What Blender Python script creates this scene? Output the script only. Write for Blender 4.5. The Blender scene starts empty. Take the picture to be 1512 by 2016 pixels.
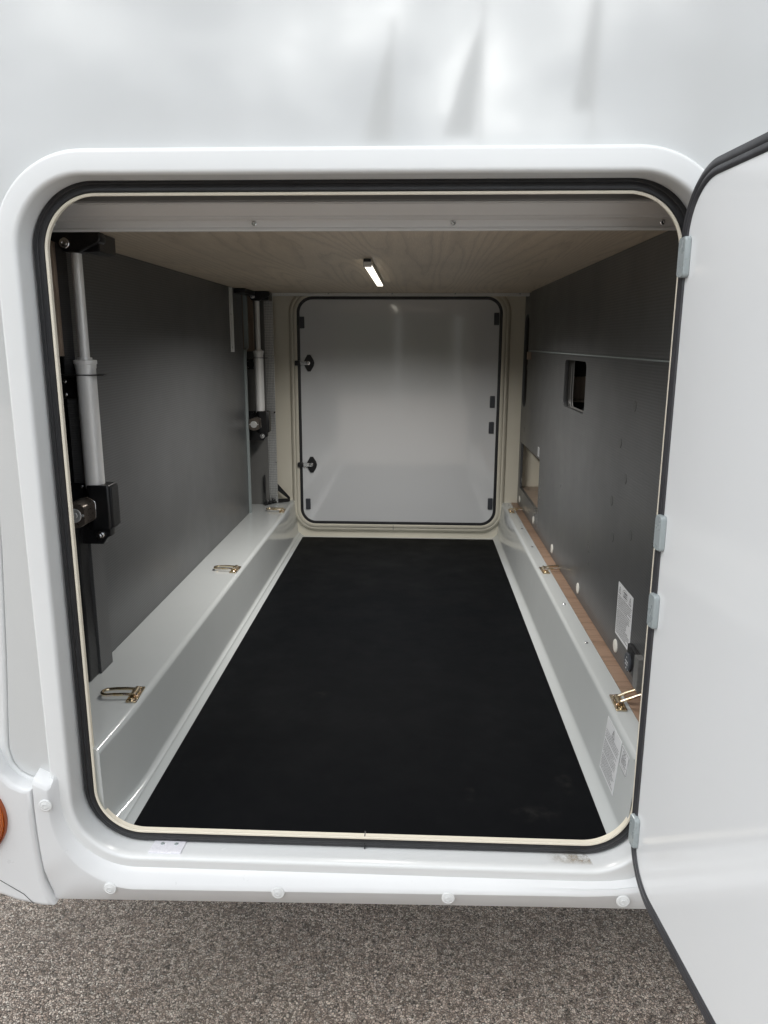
import bpy, bmesh, math, random
from mathutils import Vector, Matrix
R = math.radians
random.seed(7)
S = bpy.context.scene
C = S.collection

# ------------------------------------------------------------------ camera
cam = bpy.data.cameras.new('camera'); camo = bpy.data.objects.new('camera', cam); C.objects.link(camo)
cam.lens = 26.43; cam.sensor_width = 36; cam.sensor_fit = 'AUTO'; cam.clip_start = 0.02; cam.clip_end = 500
M3 = Matrix(((0.99907797, -0.01268717, 0.04101524), (0.04280226, 0.21993775, -0.97457445), (0.00334379, 0.9754314, 0.220278)))
camo.matrix_world = Matrix.Translation((0, -1.145, 0)) @ M3.to_4x4()
S.camera = camo
G = -1.40                                           # ground level (z = 0 is the height of the lens)

# ------------------------------------------------------------------ world, sun, exposure
W = bpy.data.worlds.new('World'); S.world = W; W.use_nodes = True
SUN_EL, SUN_AZ = R(50), R(226)
nt = W.node_tree; nt.nodes.clear()
def wn(t, **k):
    n = nt.nodes.new(t)
    for a, b in k.items(): setattr(n, a, b)
    return n
wo = wn('ShaderNodeOutputWorld'); bg = wn('ShaderNodeBackground'); bg.inputs[1].default_value = 0.122
sky = wn('ShaderNodeTexSky', sky_type='NISHITA', sun_disc=False, sun_elevation=SUN_EL, sun_rotation=SUN_AZ)
tc = wn('ShaderNodeTexCoord'); mp = wn('ShaderNodeMapping'); mp.inputs['Scale'].default_value = (1.0, 1.0, 1.5); mp.inputs['Location'].default_value = (0.04, 0, 0.02)
n1 = wn('ShaderNodeTexNoise'); n1.inputs['Scale'].default_value = 3.4; n1.inputs['Detail'].default_value = 7; n1.inputs['Roughness'].default_value = 0.56; n1.inputs['Distortion'].default_value = 0.1
cr = wn('ShaderNodeValToRGB')
e = cr.color_ramp.elements; e[0].position = 0.36; e[0].color = (.24, .25, .26, 1); e[1].position = 0.48; e[1].color = (.50, .51, .525, 1)
x = e.new(0.585); x.color = (1.15, 1.15, 1.13, 1); x = e.new(0.72); x.color = (3.3, 3.22, 3.1, 1)
mul = wn('ShaderNodeMixRGB', blend_type='MULTIPLY'); mul.inputs[0].default_value = 1; mul.inputs[2].default_value = (13.2, 13.6, 13.9, 1)
mx = wn('ShaderNodeMixRGB'); mx.inputs[0].default_value = 0.86
L = nt.links.new
L(tc.outputs['Generated'], mp.inputs[0]); L(mp.outputs[0], n1.inputs['Vector']); L(n1.outputs[0], cr.inputs[0]); L(cr.outputs[0], mul.inputs[1])
L(sky.outputs[0], mx.inputs[1]); L(mul.outputs[0], mx.inputs[2]); L(mx.outputs[0], bg.inputs[0]); L(bg.outputs[0], wo.inputs[0])
sl = bpy.data.lights.new('sun', 'SUN'); sl.energy = 0.6; sl.angle = R(40); sl.color = (1, .965, .92)
slo = bpy.data.objects.new('sun', sl); C.objects.link(slo)
dirv = Vector((math.sin(SUN_AZ) * math.cos(SUN_EL), math.cos(SUN_AZ) * math.cos(SUN_EL), math.sin(SUN_EL)))
slo.rotation_euler = dirv.to_track_quat('Z', 'Y').to_euler(); slo.location = dirv * 20
S.view_settings.view_transform = 'Standard'; S.view_settings.look = 'None'; S.view_settings.gamma = 1
S.view_settings.exposure = 0.64
cy = S.cycles; cy.max_bounces = 14; cy.diffuse_bounces = 8; cy.glossy_bounces = 8; cy.use_denoising = True
cy.sample_clamp_indirect = 8; cy.caustics_reflective = False; cy.caustics_refractive = False

# ------------------------------------------------------------------ materials
class MT:
    def __init__(s, name, col=(.5, .5, .5), rough=.5, metal=0, spec=.5, coat=0):
        s.m = bpy.data.materials.new(name); s.m.use_nodes = True; s.t = s.m.node_tree; s.b = s.t.nodes['Principled BSDF']
        s.b.inputs['Base Color'].default_value = (*col, 1); s.b.inputs['Roughness'].default_value = rough
        s.b.inputs['Metallic'].default_value = metal; s.b.inputs['Specular IOR Level'].default_value = spec
        s.b.inputs['Coat Weight'].default_value = coat; s.b.inputs['Coat Roughness'].default_value = .06; s.b.inputs['Coat IOR'].default_value = 1.7
        s.co = s.n('ShaderNodeTexCoord').outputs['Object']
    def n(s, t, ins={}, **k):
        q = s.t.nodes.new(t)
        for a, b in k.items(): setattr(q, a, b)
        for a, b in ins.items():
            if hasattr(b, 'is_linked'): s.t.links.new(b, q.inputs[a])
            else: q.inputs[a].default_value = b
        return q
    def map(s, sc=(1, 1, 1), rot=(0, 0, 0), loc=(0, 0, 0)):
        return s.n('ShaderNodeMapping', {'Vector': s.co, 'Scale': sc, 'Rotation': rot, 'Location': loc}).outputs[0]
    def noise(s, scale, detail=3, rough=.5, vec=None, dist=0):
        return s.n('ShaderNodeTexNoise', {'Vector': vec or s.co, 'Scale': scale, 'Detail': detail, 'Roughness': rough, 'Distortion': dist}).outputs[0]
    def ramp(s, fac, stops):
        r = s.n('ShaderNodeValToRGB', {'Fac': fac}); e = r.color_ramp.elements
        while len(e) < len(stops): e.new(.5)
        for q, (p, c) in zip(e, stops): q.position = p; q.color = (*c, 1) if isinstance(c, tuple) else (c, c, c, 1)
        return r.outputs[0]
    def mth(s, op, a, b=0, c=0): return s.n('ShaderNodeMath', {0: a, 1: b, 2: c}, operation=op).outputs[0]
    def mix(s, f, a, b, mode='MIX'): return s.n('ShaderNodeMixRGB', {0: f, 1: a, 2: b}, blend_type=mode).outputs[0]
    def bump(s, h, strength=.3, dist=.001, prev=None):
        ins = {'Height': h, 'Strength': strength, 'Distance': dist}
        if prev: ins['Normal'] = prev
        o = s.n('ShaderNodeBump', ins).outputs[0]; s.t.links.new(o, s.b.inputs['Normal']); return o
    def set(s, k, v): s.t.links.new(v, s.b.inputs[k]); return s

def mottled(name, col, rough, var=.06, scale=9, metal=0, bump=None, spec=.5, coat=0, rv=.08):
    m = MT(name, col, rough, metal, spec, coat)
    f = m.noise(scale, 5, .6)
    a = tuple(c * (1 - var) for c in col); b = tuple(min(1, c * (1 + var)) for c in col)
    m.set('Base Color', m.ramp(f, [(.3, a), (.7, b)]))
    g = m.noise(scale * 5, 4, .7)
    m.set('Roughness', m.ramp(g, [(.3, max(.02, rough - rv)), (.75, rough + rv)]))
    if bump: m.bump(m.noise(bump[0], bump[1] if len(bump) > 3 else 2), bump[-2], bump[-1])
    return m.m

mt = {}
mt['gelcoat'] = mottled('white_gelcoat', (.60, .61, .607), .06, .012, 1.2, bump=(2.2, .09, .01), coat=1, rv=.02)
mt['frame_white'] = mottled('white_frame', (.74, .75, .75), .24, .015, 3, bump=(40, .12, .0006), rv=.04)
mt['skirt_white'] = mottled('white_skirt_plastic', (.72, .725, .73), .32, .02, 5, bump=(900, .25, .0002), rv=.05)
m = MT('white_lower_skirt', (.72, .725, .73), .38); g = m.noise(700, 2); m.bump(g, .35, .0003); mt['skirt_tex'] = m.m
# frame material with a patch of dirt on the sill
m = MT('sill_white', (.8, .81, .81), .16)
sx = m.n('ShaderNodeSeparateXYZ', {0: m.co})
mt['rubber'] = mottled('black_rubber', (.014, .014, .016), .42, .3, 30, bump=(60, .3, .0006))
mt['rubber_edge'] = mottled('dark_rubber_trim', (.045, .045, .05), .4, .2, 30, bump=(80, .2, .0005))
m = MT('cream_lip', (.78, .72, .60), .6)
w = m.n('ShaderNodeTexWave', {'Vector': m.co, 'Scale': 130.0, 'Distortion': 0.0}, bands_direction='DIAGONAL').outputs[1]; m.bump(w, .3, .0006); mt['lip'] = m.m
mt['tub'] = mottled('light_grey_moulding', (.52, .54, .535), .16, .02, 4, bump=(5, .12, .004), rv=.05, coat=.3)
mt['cream'] = mottled('cream_moulding', (.74, .70, .59), .22, .03, 4, bump=(250, .15, .0004), rv=.05)
m = MT('hatch_panel', (.70, .71, .72), .10, coat=.9); m.bump(m.noise(55, 3), .10, .0010); mt['hatch'] = m.m
mt['door_white'] = mottled('door_white', (.86, .875, .885), .11, .01, 2, bump=(1.6, .25, .010), rv=.02, coat=.0)
mt['pad'] = mottled('grey_plastic_pad', (.34, .38, .39), .3, .01, 3)
mt['pad_dark'] = mottled('dark_grey_pad', (.05, .055, .065), .35, .05, 30)
mt['black'] = mottled('black_plastic', (.009, .009, .010), .38, .3, 40, bump=(700, .25, .0002))
mt['blackmetal'] = mottled('black_powder_coat', (.010, .010, .011), .33, .2, 60, bump=(900, .3, .0002))
mt['alu'] = mottled('brushed_aluminium', (.70, .70, .69), .36, .05, 20, metal=.5, rv=.06)
mt['alu_tube'] = mottled('satin_aluminium_tube', (.84, .835, .82), .40, .03, 20, metal=.2, bump=(1400, .2, .0001), rv=.04)
mt['taupe'] = mottled('taupe_profile', (.62, .61, .60), .34, .01, 6, rv=.01)
mt['grey_profile'] = mottled('grey_profile', (.10, .108, .108), .34, .01, 6, rv=.01)
mt['bead'] = mottled('pale_bead', (.75, .75, .73), .3, .03, 30)
mt['grey_edge'] = mottled('grey_edge_trim', (.30, .34, .34), .4, .04, 30)
mt['holder'] = mottled('dark_brushed_metal', (.22, .22, .215), .4, .12, 90, metal=.5)
mt['steel'] = mottled('zinc_screw', (.72, .72, .72), .18, .05, 60, metal=1)
mt['brown_motor'] = mottled('brown_anodised', (.16, .135, .115), .32, .05, 30, metal=.6)
m = MT('yellow_zinc', (.72, .52, .30), .2, 1); f = m.noise(90, 3)
m.set('Base Color', m.ramp(f, [(.3, (.66, .47, .26)), (.5, (.84, .72, .50)), (.7, (.80, .66, .62))])); mt['zinc'] = m.m
mt['cap_white'] = mottled('white_cap', (.72, .70, .64), .35, .03, 30)
mt['white_plastic'] = mottled('white_plastic', (.82, .81, .86), .3, .02, 30)
mt['paper'] = mottled('label_paper', (.72, .73, .74), .4, .02, 30)
mt['ink'] = MT('label_ink', (.05, .05, .055), .6).m
mt['whiteink'] = MT('white_print', (.75, .75, .75), .5).m
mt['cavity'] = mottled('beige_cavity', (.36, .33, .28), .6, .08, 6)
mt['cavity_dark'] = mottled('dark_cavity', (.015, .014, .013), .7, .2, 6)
mt['seam'] = mottled('seam_sealant', (.09, .09, .09), .6, .1, 20)
mt['reinforce'] = mottled('grey_brown_board', (.15, .148, .142), .42, .06, 12, bump=(600, .3, .0003))

def ribbed(name, col, axis, pitch, rough, strength, amp=.0006):
    """fine raised ribs, interrupted along their length like pressed foil"""
    m = MT(name, col, rough)
    s = m.n('ShaderNodeSeparateXYZ', {0: m.co}); a = s.outputs[axis]; al = s.outputs[1 if axis == 2 else 2]
    k = 2 * math.pi / pitch
    wob = m.mth('MULTIPLY', m.mth('SINE', m.mth('MULTIPLY', al, 2 * math.pi / .025)), .15)
    rib = m.mth('SINE', m.mth('ADD', m.mth('MULTIPLY', a, k), wob))
    h = rib
    b = m.bump(h, strength, amp)
    f = m.noise(3.5, 4, .6)
    m.set('Roughness', m.ramp(f, [(.3, rough - .05), (.7, rough + .07)]))
    m.set('Base Color', m.ramp(m.mth('MULTIPLY_ADD', rib, .5, .5), [(0, tuple(c * .86 for c in col)), (1, tuple(c * 1.10 for c in col))]))
    return m.m
mt['liner'] = ribbed('dark_grey_ribbed_liner', (.080, .082, .0835), 2, .0062, .32, .2, .0005)
mt['liner_flat'] = ribbed('dark_grey_liner', (.078, .079, .080), 2, .0035, .36, .35)

def wood(name, c1, c2, c3, sc, rough=.42, bandf=28.0):
    m = MT(name, c2, rough)
    v = m.map(sc)
    big = m.noise(.9, 1, .4, v, .1)
    # cathedral figure: level lines of a slow stretched field, broken up by finer noise
    fld = m.mth('ADD', m.mth('MULTIPLY', big, bandf), m.mth('MULTIPLY', m.noise(9, 3, .6, v), 1.1))
    rings = m.mth('FRACT', fld)
    rg = m.ramp(rings, [(0, 0.0), (.12, .75), (.6, 1.0), (1, .35)])
    fib = m.noise(60, 4, .7, m.map((sc[0] * 3.2, sc[1] * .9, sc[2] * 3.2)))
    col = m.mix(m.ramp(fib, [(.35, 0.0), (.7, 1.0)]), (*c1, 1), (*c2, 1))
    col = m.mix(m.mth('MULTIPLY', m.mth('SUBTRACT', 1.0, rg), .6), col, (*c3, 1))
    tone = m.ramp(m.noise(2.2, 3, .5), [(.3, .88), (.7, 1.08)])
    col = m.mix(1.0, col, tone, 'MULTIPLY')
    m.set('Base Color', col); m.bump(fib, .15, .0003)
    return m.m
mt['wood_ceiling'] = wood('oak_ceiling_laminate', (.66, .54, .40), (.80, .68, .52), (.43, .34, .24), (4.6, .42, 4.6))
mt['wood_strip'] = wood('walnut_strip', (.30, .195, .135), (.38, .255, .18), (.11, .065, .04), (1.2, 14.0, 1.2), bandf=12)
mt['wood_plank'] = wood('oak_plank', (.33, .25, .19), (.42, .33, .26), (.22, .16, .12), (6, 6, 1.2), bandf=14)

# floor mat
m = MT('black_rubber_mat', (.0025, .003, .004), .6, spec=.04)
s = m.n('ShaderNodeSeparateXYZ', {0: m.co})
u = m.mth('SINE', m.mth('MULTIPLY', m.mth('ADD', s.outputs[0], s.outputs[1]), 2 * math.pi / .0035))
v = m.mth('SINE', m.mth('MULTIPLY', m.mth('SUBTRACT', s.outputs[0], s.outputs[1]), 2 * math.pi / .0035))
m.bump(m.mth('MULTIPLY', u, v), .5, .0004)
dust = m.noise(7, 5, .65); dust2 = m.noise(55, 4, .7)
dd = m.mth('MULTIPLY', m.ramp(dust, [(.60, 0.0), (.78, .55)]), m.ramp(dust2, [(.45, 0.0), (.7, 1.0)]))
def spot(x0, y0, rx, ry):
    a = m.mth('POWER', m.mth('DIVIDE', m.mth('SUBTRACT', s.outputs[0], x0), rx), 2); b = m.mth('POWER', m.mth('DIVIDE', m.mth('SUBTRACT', s.outputs[1], y0), ry), 2)
    return m.ramp(m.mth('ADD', a, b), [(0, 1.0), (1, 0.0)])
sp = m.mth('MULTIPLY', m.mth('MAXIMUM', spot(.235, .13, .06, .03), m.mth('MAXIMUM', spot(.115, .19, .014, .03), spot(.31, .24, .02, .05))), m.ramp(m.noise(45, 5, .7), [(.45, 0.0), (.8, .25)]))
specks = m.n('ShaderNodeTexVoronoi', {'Vector': m.co, 'Scale': 26.0}).outputs[0]
spk = m.ramp(specks, [(.010, .8), (.03, 0.0)])
fac = m.mth('MAXIMUM', m.mth('MAXIMUM', m.mth('MULTIPLY', dd, .35), sp), m.mth('MULTIPLY', spk, .5))
m.set('Base Color', m.mix(fac, (.0025, .003, .004, 1), (.07, .066, .06, 1)))
m.set('Roughness', m.ramp(dust, [(.3, .42), (.7, .58)]))
mt['mat'] = m.m

# asphalt
m = MT('coarse_asphalt', (.12, .11, .10), .75)
wv = m.n('ShaderNodeVectorMath', {0: m.co, 1: m.n('ShaderNodeVectorMath', {0: m.n('ShaderNodeTexNoise', {'Vector': m.co, 'Scale': 70.0, 'Detail': 2.0}).outputs[1], 1: (.012, .012, .012)}, operation='MULTIPLY').outputs[0]}, operation='ADD').outputs[0]
v1 = m.n('ShaderNodeTexVoronoi', {'Vector': wv, 'Scale': 200.0, 'Randomness': 1.0}); v2 = m.n('ShaderNodeTexVoronoi', {'Vector': wv, 'Scale': 260.0})
ve = m.n('ShaderNodeTexVoronoi', {'Vector': wv, 'Scale': 200.0}, feature='DISTANCE_TO_EDGE').outputs[0]
cell = m.n('ShaderNodeSeparateColor', {0: v1.outputs['Color']}).outputs[0]; cell2 = m.n('ShaderNodeSeparateColor', {0: v2.outputs['Color']}).outputs[1]
c = m.ramp(cell, [(0, (.25, .195, .16)), (.35, (.56, .46, .395)), (.65, (.84, .725, .64)), (1, (1.0, .95, .88))])
c = m.mix(m.ramp(cell2, [(.4, 0.0), (.9, .5)]), c, (.32, .285, .26, 1))
v3 = m.n('ShaderNodeTexVoronoi', {'Vector': wv, 'Scale': 78.0}); cell3 = m.n('ShaderNodeSeparateColor', {0: v3.outputs['Color']}).outputs[0]
c = m.mix(m.ramp(cell3, [(.84, 0.0), (.90, .35)]), c, (.95, .87, .79, 1)); c = m.mix(m.ramp(cell3, [(.07, .35), (.12, 0.0)]), c, (.10, .085, .075, 1))
gap = m.ramp(ve, [(.01, 0.0), (.16, 1.0)])
c = m.mix(gap, (.022, .018, .016, 1), c)
pat = m.noise(1.7, 4, .6); c = m.mix(m.ramp(pat, [(.35, 0.0), (.75, .30)]), c, (.12, .12, .085, 1))
c = m.mix(1.0, c, m.ramp(m.noise(4.5, 5, .65), [(.3, .84), (.7, 1.10)]), 'MULTIPLY')
c = m.mix(1.0, c, (1.0, .95, .90, 1), 'MULTIPLY')
m.set('Base Color', c)
h = m.mth('ADD', m.mth('MULTIPLY', gap, .9), m.mth('ADD', m.mth('MULTIPLY', cell, .9), m.mth('MULTIPLY', m.noise(500, 3), .5)))
m.bump(h, .9, .0030); m.set('Roughness', m.ramp(cell2, [(0, .45), (1, .9)]))
mt['asphalt'] = m.m

m = MT('amber_lens', (.75, .16, .01), .08, coat=1)
w = m.n('ShaderNodeTexWave', {'Vector': m.co, 'Scale': 150.0, 'Distortion': 0.0}, bands_direction='Z').outputs[1]
w2 = m.n('ShaderNodeTexWave', {'Vector': m.co, 'Scale': 150.0, 'Distortion': 0.0}, bands_direction='X').outputs[1]
m.set('Base Color', m.ramp(m.mth('MULTIPLY', w, w2), [(0, (.35, .045, .002)), (1, (.90, .26, .012))])); m.bump(m.mth('MULTIPLY', w, w2), .4, .001); mt['amber'] = m.m
mt['lamp_rim'] = mottled('lamp_rim', (.30, .07, .02), .15, .1, 20)
m = MT('leaf', (.05, .08, .03), .6); m.set('Base Color', m.ramp(m.noise(5, 3), [(.3, (.018, .028, .012)), (.7, (.045, .065, .025))])); mt['leaf'] = m.m
mt['flag'] = mottled('flag_cloth', (.30, .32, .34), .8, .1, 3)
m = bpy.data.materials.new('lit_diffuser'); m.use_nodes = True; b = m.node_tree.nodes['Principled BSDF']
b.inputs['Base Color'].default_value = (.9, .9, .8, 1); b.inputs['Emission Color'].default_value = (1, .93, .78, 1); b.inputs['Emission Strength'].default_value = 1.7
mt['led'] = m

# ------------------------------------------------------------------ builders
def wloc(p):
    v = Vector((0, 0, 0))
    while p: v += p.location; p = p.parent
    return v
def link(name, me, mat, parent=None, local=False, smooth=35, flat=None):
    o = bpy.data.objects.new(name, me); C.objects.link(o)
    mats = mat if isinstance(mat, (list, tuple)) else [mat]
    me.materials.clear()
    for q in mats: me.materials.append(mt[q] if isinstance(q, str) else q)
    if smooth:
        for p in me.polygons: p.use_smooth = True
        me.set_sharp_from_angle(angle=R(smooth))
        for p in me.polygons:                                       # true flats keep their own normal, bevels stay soft
            n_ = p.normal
            if (flat is True and max(abs(n_.x), abs(n_.y), abs(n_.z)) > .99995) or (isinstance(flat, Vector) and abs(n_.dot(flat)) > .9999): p.use_smooth = False
    if parent:
        o.parent = parent
        if not local: o.location = -wloc(parent)
    return o
def fin(name, bm, mat, parent=None, local=False, smooth=35, flat=True):
    bmesh.ops.recalc_face_normals(bm, faces=bm.faces)
    me = bpy.data.meshes.new(name); bm.to_mesh(me); bm.free()
    return link(name, me, mat, parent, local, smooth, flat)
def empty(name, loc, label=None, cat=None, group=None):
    o = bpy.data.objects.new(name, None); C.objects.link(o); o.location = loc; o.empty_display_size = .05
    if label: tag(o, label, cat, group)
    return o
def tag(o, label, cat, group=None):
    o['label'] = label; o['category'] = cat; o['kind'] = 'thing'
    if group: o['group'] = group
    return o
def bx(bm, x0, x1, y0, y1, z0, z1, bev=0, mi=0, seg=2):
    r = bmesh.ops.create_cube(bm, size=1)
    vs = r['verts']
    for v in vs: v.co = Vector(((x0 + x1) / 2 + v.co.x * (x1 - x0), (y0 + y1) / 2 + v.co.y * (y1 - y0), (z0 + z1) / 2 + v.co.z * (z1 - z0)))
    fs = list({f for v in vs for f in v.link_faces})
    for f in fs: f.material_index = mi
    if bev:
        es = list({e for v in vs for e in v.link_edges})
        bmesh.ops.bevel(bm, geom=es, offset=bev, segments=seg, affect='EDGES', profile=.5)
    return vs
def box(name, x0, x1, y0, y1, z0, z1, mat, parent=None, bev=.001, local=False):
    bm = bmesh.new(); bx(bm, x0, x1, y0, y1, z0, z1, bev); return fin(name, bm, mat, parent, local)
def lathe(bm, o, axis, prof, n=28, mi=0):
    """prof: (distance along axis, radius)"""
    o = Vector(o); a = Vector(axis).normalized(); u = a.orthogonal().normalized(); v = a.cross(u); rings = []
    for d, r in prof:
        if r < 1e-6: rings.append([bm.verts.new(o + a * d)])
        else: rings.append([bm.verts.new(o + a * d + (u * math.cos(t) + v * math.sin(t)) * r) for t in [2 * math.pi * k / n for k in range(n)]])
    for A, B in zip(rings, rings[1:]):
        for k in range(n):
            k2 = (k + 1) % n
            if len(A) == 1 and len(B) == 1: continue
            if len(A) == 1: f = bm.faces.new((A[0], B[k], B[k2]))
            elif len(B) == 1: f = bm.faces.new((A[k], A[k2], B[0]))
            else: f = bm.faces.new((A[k], A[k2], B[k2], B[k]))
            f.material_index = mi
def tube(bm, pts, r, n=10, closed=False, mi=0):
    pts = [Vector(p) for p in pts]; rings = []; N = len(pts); up = None
    for i, p in enumerate(pts):
        a = pts[(i - 1) % N] if closed or i else p; b = pts[(i + 1) % N] if closed or i < N - 1 else p
        t = (b - a).normalized()
        if up is None: up = t.orthogonal().normalized()
        up = (up - t * up.dot(t)).normalized(); v = t.cross(up)
        rings.append([bm.verts.new(p + (up * math.cos(q) + v * math.sin(q)) * r) for q in [2 * math.pi * k / n for k in range(n)]])
    for i in range(N if closed else N - 1):
        A, B = rings[i], rings[(i + 1) % N]
        for k in range(n): bm.faces.new((A[k], A[(k + 1) % n], B[(k + 1) % n], B[k])).material_index = mi
    if not closed:
        bm.faces.new(rings[0][::-1]).material_index = mi; bm.faces.new(rings[-1]).material_index = mi
def rrect(u0, u1, v0, v1, r, seg=12, rs=None):
    """rounded rectangle outline, counter-clockwise"""
    out = []
    rs = rs or (r, r, r, r)
    for (cu, cv, a0, q) in ((u1 - rs[0], v0 + rs[0], -90, rs[0]), (u1 - rs[1], v1 - rs[1], 0, rs[1]), (u0 + rs[2], v1 - rs[2], 90, rs[2]), (u0 + rs[3], v0 + rs[3], 180, rs[3])):
        if q < 1e-6: out.append((cu, cv)); continue
        for k in range(seg + 1):
            a = R(a0 + 90 * k / seg); out.append((cu + q * math.cos(a), cv + q * math.sin(a)))
    return out
AX = {'XZ': (Vector((1, 0, 0)), Vector((0, 0, 1)), Vector((0, -1, 0))),     # thickness grows towards -Y (outwards)
      'YZL': (Vector((0, 1, 0)), Vector((0, 0, 1)), Vector((1, 0, 0))),     # thickness towards +X
      'YZR': (Vector((0, 1, 0)), Vector((0, 0, 1)), Vector((-1, 0, 0))),    # thickness towards -X
      'XY': (Vector((1, 0, 0)), Vector((0, 1, 0)), Vector((0, 0, 1)))}
def plate(name, outline, holes, t, at, ax, mat, parent=None, bev=.001, local=False, smooth=35, frame=None):
    """flat plate with rounded rim; its back lies at 'at' along the axis normal, its front t further"""
    cu = bpy.data.curves.new(name, 'CURVE'); cu.dimensions = '2D'; cu.fill_mode = 'BOTH'
    for ol in [outline] + list(holes):
        sp = cu.splines.new('POLY'); sp.points.add(len(ol) - 1); sp.use_cyclic_u = True
        for p, (a, b) in zip(sp.points, ol): p.co = (a, b, 0, 1)
    cu.extrude = max(t / 2 - bev, 1e-5); cu.bevel_depth = bev; cu.offset = -bev; cu.bevel_resolution = 2
    tmp = bpy.data.objects.new('tmp', cu); C.objects.link(tmp)
    me = bpy.data.meshes.new_from_object(tmp.evaluated_get(bpy.context.evaluated_depsgraph_get()))
    bpy.data.objects.remove(tmp); me.name = name
    if frame: o0, U, V, N = frame
    else:
        U, V, N = AX[ax]; o0 = Vector((0, at, 0)) if ax == 'XZ' else Vector((0, 0, at)) if ax == 'XY' else Vector((at, 0, 0))
    for v in me.vertices: v.co = o0 + U * v.co.x + V * v.co.y + N * (v.co.z + t / 2)
    bm = bmesh.new(); bm.from_mesh(me); bmesh.ops.remove_doubles(bm, verts=bm.verts, dist=1e-6); bmesh.ops.recalc_face_normals(bm, faces=bm.faces); bm.to_mesh(me); bm.free()
    return link(name, me, mat, parent, local, smooth, N)
def ring(name, rect, r, prof, mat, parent, seg=14, closed=False, thick=False, mi=None):
    """profile (offset, y) swept round a rounded rectangle in the XZ plane"""
    bm = bmesh.new(); loops = []
    for o, y in prof:
        pts = rrect(rect[0] - o, rect[1] + o, rect[2] - o, rect[3] + o, max(r + o, .002), seg)
        loops.append([bm.verts.new((a, y, b)) for a, b in pts])
    n = len(loops[0]); pairs = list(zip(loops, loops[1:]))
    if closed: pairs.append((loops[-1], loops[0]))
    for i, (A, B) in enumerate(pairs):
        for k in range(n):
            f = bm.faces.new((A[k], A[(k + 1) % n], B[(k + 1) % n], B[k]))
            if mi: f.material_index = mi[i]
    return fin(name, bm, mat, parent, smooth=40, flat=False)
def sweepx(name, prof, x0, x1, mat, parent, bend=None, mi=None, closed=False, smooth=35):
    bm = bmesh.new(); A = [bm.verts.new((x0, y, z)) for y, z in prof]; B = [bm.verts.new((x1, y, z)) for y, z in prof]
    n = len(prof)
    for k in range(n if closed else n - 1):
        f = bm.faces.new((A[k], A[(k + 1) % n], B[(k + 1) % n], B[k]))
        if mi: f.material_index = mi[k]
    if closed: bm.faces.new(A[::-1]); bm.faces.new(B)
    return fin(name, bm, mat, parent, smooth=smooth, flat=False)
def screw(name, p, axis, r, parent, mat='steel', slot='ink', local=False, h=None):
    h = h or r * .5
    bm = bmesh.new(); lathe(bm, p, axis, [(0, r), (h * .5, r), (h, r * .7), (h, r * .38)], 18); lathe(bm, p, axis, [(h, r * .38), (h * .5, r * .3), (h * .5, 0)], 18, mi=1)
    return fin(name, bm, [mat, slot], parent, local)

# ------------------------------------------------------------------ ground
bm = bmesh.new(); bmesh.ops.create_grid(bm, x_segments=2, y_segments=2, size=60)
o = fin('asphalt_ground', bm, 'asphalt', smooth=0); o.location = (0, 0, G); o['kind'] = 'structure'

# ------------------------------------------------------------------ the motorhome
MH = empty('motorhome', (0, 1.1, G), 'white motorhome with its garage door open, filling the whole photo', 'motorhome')
RV = (-.592, .413, -.889, .234); RR = .105        # inner edge of the raised surround at the opening

# outer skin
seamline = [(-.668, 1.35), (-.668, -.20), (-.672, -.33), (-.685, -.52), (-.697, -.66), (-.699, -.69), (-.694, -.715), (-.682, -.733), (-.665, -.7425), (-.6555, -.7445)]
hole = rrect(RV[0] - .03, RV[1] + .03, RV[2] - .03, RV[3] + .03, RR + .03, 14)
outline = seamline + [(-.6545, -.955), (3.2, -.955), (3.2, 1.35)]
plate('side_panel', outline, [hole], .03, .040, 'XZ', 'gelcoat', MH, bev=.0015)
lim = [(-.6705, 1.35), (-.6705, -.20), (-.6745, -.33), (-.6875, -.52), (-.6995, -.66), (-.7015, -.69), (-.697, -.7175), (-.684, -.7355), (-.666, -.7445), (-.652, -.7455)]
plate('corner_panel', lim + [(-.652, -.76), (-1.05, -.76), (-1.05, 1.35)], [], .034, .044, 'XZ', 'frame_white', MH, bev=.006)
# closing shell behind the skin
bm = bmesh.new()
for b in ((-1.05, -1.01, .045, 2.3, -.9, 1.36), (3.16, 3.2, .045, 2.3, -.9, 1.36), (-1.01, 3.16, 2.26, 2.3, -.9, 1.36), (-1.05, 3.2, .02, 2.3, 1.352, 1.40), (-1.01, 3.16, .06, 2.26, -.95, -.905)): bx(bm, *b, .004)
fin('body_shell', bm, 'gelcoat', MH)

# raised surround and reveal
prof = [(.0385, .0125), (.0380, .0105), (.0368, .0060), (.0352, .0020), (.0335, -.0002), (.0315, -.0014), (.0290, -.0018), (.0070, -.0030), (.0045, -.0029), (.0022, -.0018), (.0008, .0005), (.0001, .0035), (-.0002, .0070), (-.0008, .0440), (-.0012, .0458), (-.0030, .0466), (-.0045, .0480), (-.0050, .0545), (-.0060, .0548), (-.012, .0555), (-.014, .0570)]
ring('opening_surround', RV, RR, prof, 'frame_white', MH, seg=20)
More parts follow.
